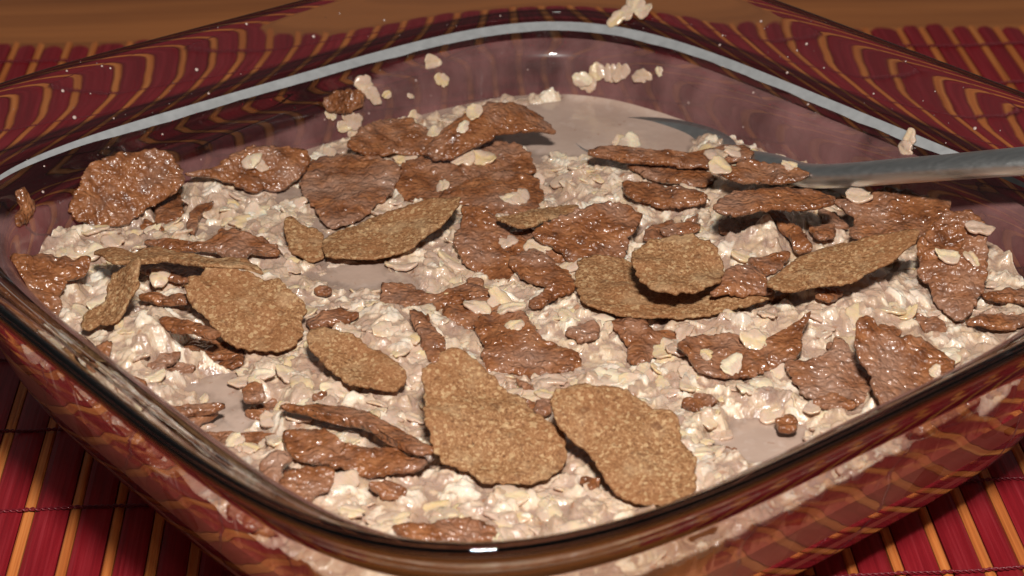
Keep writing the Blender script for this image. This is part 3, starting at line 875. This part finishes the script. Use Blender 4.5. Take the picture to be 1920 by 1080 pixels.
mi = np.zeros(len(porr.data.polygons), int); mi[nfa:] = 1
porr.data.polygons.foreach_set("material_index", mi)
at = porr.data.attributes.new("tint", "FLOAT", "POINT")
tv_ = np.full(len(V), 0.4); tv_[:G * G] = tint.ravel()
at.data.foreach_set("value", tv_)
tag(porr, "thick mass of milk-soaked rolled oats filling the glass dish", "porridge", kind="stuff")

# ------------------------------------------------------------------ milk
GM = 200
um, vm = np.meshgrid(np.linspace(-1, 1, GM), np.linspace(-1, 1, GM), indexing="ij")
mm = np.maximum(np.abs(um), np.abs(vm)); pm = (np.abs(um) ** NEXP + np.abs(vm) ** NEXP) ** (1 / NEXP) + 1e-12
AM = 0.0901
mxy = rot2(np.stack([um * mm / pm * AM, vm * mm / pm * AM], -1))
dist = (1 - mm) * AM
zmk = ZM + 0.0011 * np.exp(-dist / 0.0011) + 0.00012 * fbm(np.concatenate([mxy * 140, np.zeros((GM, GM, 1))], -1), 2, 12)
V = np.concatenate([mxy, zmk[..., None]], -1).reshape(-1, 3)
idm = np.arange(GM * GM).reshape(GM, GM)
F = np.stack([idm[:-1, :-1].ravel(), idm[1:, :-1].ravel(), idm[1:, 1:].ravel(), idm[:-1, 1:].ravel()], 1).tolist()
milk = mesh_obj("milk", V, F, M_MILK)
# deeper milk hides what lies under it
ZI = np.array(base_z)
iu = np.clip(((um + 1) / 2 * (G - 1)).astype(int), 0, G - 1); iv = np.clip(((vm + 1) / 2 * (G - 1)).astype(int), 0, G - 1)
dep = ZM - Z[iu, iv]
alpha = np.clip(0.5 + dep / 0.0035, 0.5, 1.0)
at = milk.data.attributes.new("depth", "FLOAT", "POINT")
at.data.foreach_set("value", alpha.ravel())
tag(milk, "pale cocoa-tinted milk pooling between the oats in the dish", "milk", kind="stuff")

# milk film left on the inner wall
zs = np.linspace(0.0300, 0.0444, 26)
V, F, cov = [], [], []
for j, z in enumerate(zs):
    aa = wall_a(z) - 0.00025
    ring = RING * aa
    for i in range(NT_):
        V.append((ring[i, 0], ring[i, 1], z))
    # how high the film reaches: low along the back left side, up to the ledge elsewhere
    ph = np.arctan2(ring[:, 1], ring[:, 0])
    deg = np.degrees(ph)
    low = np.exp(-((deg - 142) / 30.0) ** 4)
    top = 0.0452 - 0.0075 * low + 0.0016 * fbm(np.stack([ring[:, 0] * 60, ring[:, 1] * 60, 0 * ph], -1), 3, 21)
    cov.append(np.clip((top - z) / 0.0008 + 0.5, 0.0, 1))
for j in range(len(zs) - 1):
    for i in range(NT_):
        k = (i + 1) % NT_
        F.append((j * NT_ + i, j * NT_ + k, (j + 1) * NT_ + k, (j + 1) * NT_ + i))
film = mesh_obj("milk_film", V, F, M_FILM)
at = film.data.attributes.new("cover", "FLOAT", "POINT")
at.data.foreach_set("value", np.concatenate(cov))
tag(film, "thin brownish milk film smeared on the inner glass wall", "milk", kind="stuff")

# ------------------------------------------------------------------ rolled oats
def oat_geo(seed):
    r = np.random.default_rng(seed)
    N, Rn = 26, 4
    ra = 0.0033; rb = ra * r.uniform(0.66, 0.88)
    th = np.linspace(0, 2 * math.pi, N, endpoint=False)
    rad = 1 + 0.10 * np.sin(2 * th + r.uniform(0, 6)) + 0.08 * np.sin(3 * th + r.uniform(0, 6)) + 0.05 * np.sin(7 * th + r.uniform(0, 6)) + 0.03 * r.normal(size=N)
    # a notch where the flake split
    rad *= 1 - 0.35 * np.exp(-((th - r.uniform(0, 6.28)) / 0.22) ** 2)
    b = np.stack([np.cos(th) * ra * rad, np.sin(th) * rb * rad], 1)
    T = [np.zeros((1, 2))] + [b * t for t in (0.35, 0.65, 0.88, 1.0)]
    T = np.concatenate(T)
    tt = np.concatenate([[0], np.repeat([0.35, 0.65, 0.88, 1.0], N)])
    c1, c2 = r.uniform(-60, 90), r.uniform(-50, 50)
    big = c1 * T[:, 0] ** 2 + c2 * T[:, 1] ** 2 + 45 * r.normal() * T[:, 0] * T[:, 1]
    big = big + 0.0003 * fbm(np.concatenate([T * 500, np.full((len(T), 1), seed * 1.9)], 1), 2, 2)
    th_ = 0.00060 * (1 - 0.55 * tt ** 3)
    crease = -0.00025 * np.exp(-(T[:, 1] / 0.0005) ** 2) * (tt < 0.9)
    V = np.concatenate([np.concatenate([T, (big + th_ + crease)[:, None]], 1), np.concatenate([T, (big - th_)[:, None]], 1)])
    M = len(T); F = []
    for i in range(N):
        k = (i + 1) % N
        F.append((0, 1 + i, 1 + k)); F.append((M, M + 1 + k, M + 1 + i))
        for q in range(3):
            a0 = 1 + q * N
            F.append((a0 + i, a0 + N + i, a0 + N + k, a0 + k))
            F.append((M + a0 + i, M + a0 + k, M + a0 + N + k, M + a0 + N + i))
        a0 = 1 + 3 * N
        F.append((a0 + i, M + a0 + i, M + a0 + k, a0 + k))
    return V, F
OATS = [oat_geo(100 + k) for k in range(14)]
OAT_ME = []
for k, (v, f) in enumerate(OATS):
    me = bpy.data.meshes.new("rolled_oat")
    me.from_pydata([tuple(map(float, q)) for q in v], [], f)
    me.polygons.foreach_set("use_smooth", [True] * len(me.polygons))
    me.materials.append(M_OAT)
    OAT_ME.append(me)

def height_at(P):
    lx = P[:, 0] * CY + P[:, 1] * SY; ly = -P[:, 0] * SY + P[:, 1] * CY
    a = np.maximum(np.abs(lx), np.abs(ly)) + 1e-9
    k = (np.abs(lx) ** NEXP + np.abs(ly) ** NEXP) ** (1 / NEXP) / a
    i = np.clip(np.rint((lx * k / AIN + 1) / 2 * (G - 1)).astype(int), 0, G - 1)
    j = np.clip(np.rint((ly * k / AIN + 1) / 2 * (G - 1)).astype(int), 0, G - 1)
    return Z[i, j]

def rot_for(nrm, spin):
    q = Vector(nrm).to_track_quat("Z", "Y").to_matrix()
    return q @ Matrix.Rotation(spin, 3, "Z")

# scatter by dart throwing
cand = rot2(sup(RNG.uniform(0, 6.283, 14000)) * (np.sqrt(RNG.uniform(0, 1, 14000)) * 0.0845)[:, None])
grid, pts = {}, []
rmin = 0.0027
for p in cand:
    gk = (int(p[0] // rmin), int(p[1] // rmin))
    ok = True
    for i in (-1, 0, 1):
        for j in (-1, 0, 1):
            for q in grid.get((gk[0] + i, gk[1] + j), ()):
                if (q[0] - p[0]) ** 2 + (q[1] - p[1]) ** 2 < rmin * rmin: ok = False
    if ok:
        grid.setdefault(gk, []).append(p); pts.append(p)
pts = np.array(pts)
pts = pts[~in_any(pts, 1.04)]
hh = height_at(pts)
keep = (hh > ZM - 0.0004) & (RNG.uniform(0, 1, len(pts)) < 0.55)
pts, hh = pts[keep], hh[keep]
near = (pts[:, 1] + 0.1) + RNG.uniform(0, 0.25, len(pts))      # shows largest: near ones first, mixed
order = np.argsort(near)
singles, rest = order[:270], order[270:]
SING = "cream rolled oat lying loose on the porridge surface"
for k in singles:
    me = OAT_ME[RNG.integers(len(OAT_ME))]
    o = bpy.data.objects.new("rolled_oat", me)
    COL.objects.link(o)
    s = 0.62 + 0.55 * RNG.uniform(0, 1) ** 1.2
    n = np.array([RNG.normal(0, .2), RNG.normal(-.05, .2), 1.0])
    m = rot_for(n, RNG.uniform(0, 6.28)).to_4x4()
    o.matrix_world = Matrix.Translation((pts[k, 0], pts[k, 1], hh[k] + RNG.uniform(-0.0008, 0.0001))) @ m @ Matrix.Diagonal((s, s * RNG.uniform(.8, 1.1), s, 1))
    m_ = mark(pts[k])
    tag(o, "cream rolled oat in the porridge close to the " + m_, "oat flake", "loose oats close to the " + m_)
AV, AF = [], []
nv = 0
for k in rest:
    v, f = OATS[RNG.integers(len(OATS))]
    s = RNG.uniform(0.5, 1.0)
    n = np.array([RNG.normal(0, .3), RNG.normal(-.1, .3), 1.0])
    m = np.array(rot_for(n, RNG.uniform(0, 6.28)))
    AV.append((v * s) @ m.T + [pts[k, 0], pts[k, 1], hh[k] + RNG.uniform(-0.0008, 0.0)])
    AF += [tuple(x + nv for x in q) for q in f]
    nv += len(v)
oats = mesh_obj("rolled_oats", np.concatenate(AV), AF, M_OAT)
tag(oats, "countless pale rolled oats soaked in milk across the dish", "oats", kind="stuff")

# ------------------------------------------------------------------ oats on flakes, on the wall and on the rim
def ray_dish(px):
    """where a pixel's ray meets the inner side of the far wall"""
    d = rays(px)[0]
    ts = np.linspace(0.3, 0.75, 4000)
    P = CAM + d * ts[:, None]
    a = anorm(P[:, :2])
    lim = wall_a(np.clip(P[:, 2], 0.006, 0.06))
    hit = np.where((a > lim) & (P[:, 1] > -0.02) & (P[:, 2] < 0.06))[0]
    return P[hit[0]]
def wall_normal(p):
    e = 1e-4
    g = np.array([(anorm([(p[0] + e, p[1])]) - anorm([(p[0] - e, p[1])]))[0], (anorm([(p[0], p[1] + e)]) - anorm([(p[0], p[1] - e)]))[0]])
    g /= np.linalg.norm(g)
    return np.array([-g[0], -g[1], 0.35])
def one_oat(p, n, s, label, group, var, spin=None, sx=1.0):
    o = bpy.data.objects.new("rolled_oat", OAT_ME[var % len(OAT_ME)])
    COL.objects.link(o)
    m = rot_for(n, RNG.uniform(0, 6.28) if spin is None else spin).to_4x4()
    o.matrix_world = Matrix.Translation(tuple(p)) @ m @ Matrix.Diagonal((s * sx * 0.9, s * 0.9, s, 1))
    tag(o, label, "oat flake", group)
    return o
WALL = "pale oat stuck to the inner glass wall above the milk"
wall_oats = [(683,160,1.0),(697,180,.8),(722,178,.5),(768,180,.35),(808,118,.85),(826,150,.75),(1092,148,.85),(1103,160,.8),(1120,136,.9),(1148,137,.95),(1165,135,.9),(1205,143,.95),(1238,134,.5),(1706,268,1.0),(1700,282,.85),
             (658,225,.95),(640,238,.7),(660,240,.8),(775,225,.9),(618,215,.6)]
for i, (x, y, s) in enumerate(wall_oats):
    p = ray_dish((x, y)); n = wall_normal(p)
    wh = ("beside the small dark bran flake" if x < 800 else "as a pair apart" if x < 850 else "in a short row" if x < 1260 else "just above the spoon handle")
    one_oat(p + n / np.linalg.norm(n) * 0.0005, n, s, "pale oat stuck to the inner glass wall " + wh, "wall oats " + wh, i)
RIM = "pale oat stuck on the glass flange above the ledge at the back corner"
for i, (x, y, s) in enumerate([(1160, 38, .95), (1175, 28, .8), (1198, 12, .95), (1210, 24, .8), (1188, 6, .7)]):
    p = ray_dish((x, y)); n = wall_normal(p); n[2] = 1.0
    one_oat(p + n / np.linalg.norm(n) * 0.0012, n, s, RIM, "oats on the back flange", i + 3)
rd = np.random.default_rng(77)
DV, DF, nd = [], [], 0
while nd < 150:
    c_ = np.array([rd.uniform(20, 1900), rd.uniform(20, 420)])
    try: p = ray_dish(c_)
    except IndexError: continue
    if p[2] < 0.033 or anorm(p[None, :2])[0] - wall_a(p[2]) > 0.0006: continue
    n = wall_normal(p); n[2] = 0.35 if p[2] < 0.044 else 1.0
    n = n / np.linalg.norm(n)
    u1 = np.cross(n, [0, 0, 1.0]); u1 /= np.linalg.norm(u1); u2 = np.cross(n, u1)
    r_ = 0.00012 + 0.00045 * rd.uniform() ** 4
    b_ = len(DV)
    for ring, (rr_, hh_) in enumerate(((1.0, -0.2), (0.75, 0.35), (0.3, 0.55))):
        for k_ in range(7):
            a_ = k_ / 7 * 2 * math.pi
            DV.append(p + (u1 * math.cos(a_) + u2 * math.sin(a_)) * r_ * rr_ + n * r_ * hh_)
    for ring in (0, 1):
        for k_ in range(7):
            m_ = (k_ + 1) % 7
            DF.append((b_ + ring * 7 + k_, b_ + ring * 7 + m_, b_ + ring * 7 + 7 + m_, b_ + ring * 7 + 7 + k_))
    DF.append(tuple(b_ + 14 + k_ for k_ in range(7)))
    nd += 1
drops = mesh_obj("milk_splashes", DV, DF, M_DROP)
tag(drops, "tiny dried milk splashes speckling the inner glass of the dish", "milk", kind="stuff")
# bran crumbs on the wall
p = ray_dish((642, 190)); n = wall_normal(p)
build_flake("small dark bran flake stuck on the back glass wall beside oats", 1, 0, 0, 0, .5, [(605,190),(620,175),(650,168),(680,178),(672,200),(640,212),(615,208)], 91, p + n / np.linalg.norm(n) * .001, n, "bran flakes on the porridge")
p = ray_dish((42, 392)); n = wall_normal(p)
build_flake("dark wet bran crumb stuck on the glass at the corner wall", 1, 0, 0, 0, .3, [(35,360),(45,352),(52,370),(62,388),(58,405),(48,420),(32,418),(30,405),(42,390),(36,375)], 92, p + n / np.linalg.norm(n) * .001, n, "bran flakes on the porridge")
# oats lying on flakes
dg = bpy.context.evaluated_depsgraph_get()
dg.update()
ON = "pale oat lying on top of a brown bran flake"
for i, (x, y, s) in enumerate([(470,300,1.0),(483,310,.8),(890,215,.95),(868,240,.7),(815,250,.7),(762,295,1.25),(905,300,1.1),(870,300,1.0),(950,455,.9),(1008,465,1.1),(1070,500,.9),(895,578,1.05),(935,565,1.15),(955,580,1.0),(965,612,.7),(1835,432,.95),(1776,485,.95),(1822,485,.8),(1412,640,1.0),(1425,637,.9),(1370,688,.9),(1325,667,.55),
                         (1345,290,1.1),(1375,285,.9),(1180,272,1.1),(1160,270,.9),(1480,312,.7),(1530,348,1.0),(1560,345,1.2),(1575,355,1.1),(1610,372,1.1),(1598,365,.9),(1350,315,1.0),(1365,308,.9),(1752,700,.5),(975,372,1.0),(955,375,.8),(830,350,.7),(1245,660,1.0),(1250,672,.9),(440,830,.8),(490,705,.8),(300,520,.9),(330,535,1.0)]):
    d = Vector(rays((x, y))[0]).normalized()
    hit, loc, nr, _, ob, _ = sc.ray_cast(dg, Vector(CAM), d)
    # look through the glass in front
    org = Vector(CAM)
    for _ in range(8):
        if hit and ob and ob.name.split(".")[0] in ("baking_dish", "milk_film", "ledge_reflection_band"):
            org = loc + d * 1e-5
            hit, loc, nr, _, ob, _ = sc.ray_cast(dg, org, d)
        else: break
    if not hit: continue
    n = np.array([RNG.normal(0, .2), RNG.normal(-.3, .15), 1.0])
    fl = ob.get("flake") or ""
    sn = [v_ for k_, v_ in SHORT.items() if fl.startswith(k_)]
    wh = ("on the " + sn[0]) if sn else ("on brown flakes near the " + mark(loc))
    one_oat(np.array(loc) + np.array([0, 0, 0.0003]), n, s, "pale oat resting " + wh, "oats " + wh, i)

# ------------------------------------------------------------------ spoon
spoon = bpy.data.objects.new("spoon", None)
COL.objects.link(spoon)
tag(spoon, "stainless steel spoon with its bowl in the milk and handle over the rim", "spoon")
ctrl = [((1370, 290), .0353), ((1445, 308), .0370), ((1530, 330), .0400), ((1720, 318), .0500), ((1920, 302), .0590), ((2150, 288), .0660), ((2300, 284), .0690), ((2560, 290), .0700)]
cp = np.array([at_z(p, z)[0] for p, z in ctrl])
# keep the handle straight in plan
dirv = cp[5, :2] - cp[0, :2]; Ls = np.linalg.norm(dirv); dirv /= Ls
perp = np.array([-dirv[1], dirv[0]])
path = catmull(cp, 10)
spoon.location = cp[0]
Vh, Fh = [], []
S = 20
for k, p in enumerate(path):
    t = k / (len(path) - 1)
    tan = path[min(k + 1, len(path) - 1)] - path[max(k - 1, 0)]; tan /= np.linalg.norm(tan)
    side = np.cross(tan, [0, 0, 1.0]); side /= np.linalg.norm(side)
    up = np.cross(side, tan)
    wd = np.interp(t, [0, .12, .3, .6, .9, .97, 1], [.0034, .0032, .0038, .0050, .0066, .0050, .001])
    hg = np.interp(t, [0, .12, .3, .6, .9, 1], [.0012, .0022, .0026, .0026, .0018, .0006])
    for s in range(S):
        a = 2 * math.pi * s / S
        ca, sa = math.cos(a), math.sin(a)
        ca = math.copysign(abs(ca) ** 0.8, ca); sa = math.copysign(abs(sa) ** 0.8, sa)
        Vh.append(p + side * wd * ca + up * hg * sa - cp[0])
for k in range(len(path) - 1):
    for s in range(S):
        q = (s + 1) % S
        Fh.append((k * S + s, k * S + q, (k + 1) * S + q, (k + 1) * S + s))
Fh.append(tuple(range(S))[::-1]); Fh.append(tuple((len(path) - 1) * S + s for s in range(S)))
mesh_obj("handle", Vh, Fh, M_STEEL, spoon)
# bowl: an egg-shaped shell, its tip under the milk
ax = -np.append(dirv, 0.0)                # from neck to tip
tilt = R(7.5)
axv = np.array([ax[0] * math.cos(tilt), ax[1] * math.cos(tilt), -math.sin(tilt)])
sd = np.array([perp[0], perp[1], 0.0])
upv = np.cross(axv, sd)
if upv[2] < 0: upv = -upv
Lb, Wb, Db = 0.046, 0.0145, 0.0070
Vb, Fb = [], []
NR, NS = 14, 48
for side_ in (0, 1):
    off_ = -0.0009 * side_
    for r in range(NR + 1):
        rr = r / NR
        for s in range(NS):
            a = 2 * math.pi * s / NS
            l = 0.5 - 0.5 * math.cos(a) * rr
            egg = 1 + 0.16 * math.cos(a)
            Pl = axv * (Lb * l) + sd * (Wb * rr * math.sin(a) * (1 - 0.12 * math.cos(a + 0))) + upv * (-Db * (1 - rr ** 2) + off_ + 0.0004)
            Vb.append(Pl)
    b0 = side_ * (NR + 1) * NS
    for r in range(NR):
        for s in range(NS):
            q = (s + 1) % NS
            f = (b0 + r * NS + s, b0 + r * NS + q, b0 + (r + 1) * NS + q, b0 + (r + 1) * NS + s)
            Fb.append(f if side_ == 0 else f[::-1])
b1 = (NR + 1) * NS
for s in range(NS):
    q = (s + 1) % NS
    Fb.append((NR * NS + s, NR * NS + q, b1 + NR * NS + q, b1 + NR * NS + s))
mesh_obj("bowl", Vb, Fb, M_STEEL, spoon)
def topx(P):
    d = np.asarray(P) - CAM
    f_ = d[1] * math.cos(PITCH) - d[2] * math.sin(PITCH)
    u_ = d[1] * math.sin(PITCH) + d[2] * math.cos(PITCH)
    return (round(960 + FPX * d[0] / f_), round(540 - FPX * u_ / f_))
print("bowl px", topx(cp[0]), topx(cp[0] + axv * Lb), topx(cp[0] + axv * Lb * .5 + sd * Wb), topx(cp[0] + axv * Lb * .5 - sd * Wb))
print("spoon plan", np.round(cp * 1000, 1).tolist(), "oats", len(pts))
for o in COL.objects:
    if "flake" in o: del o["flake"]
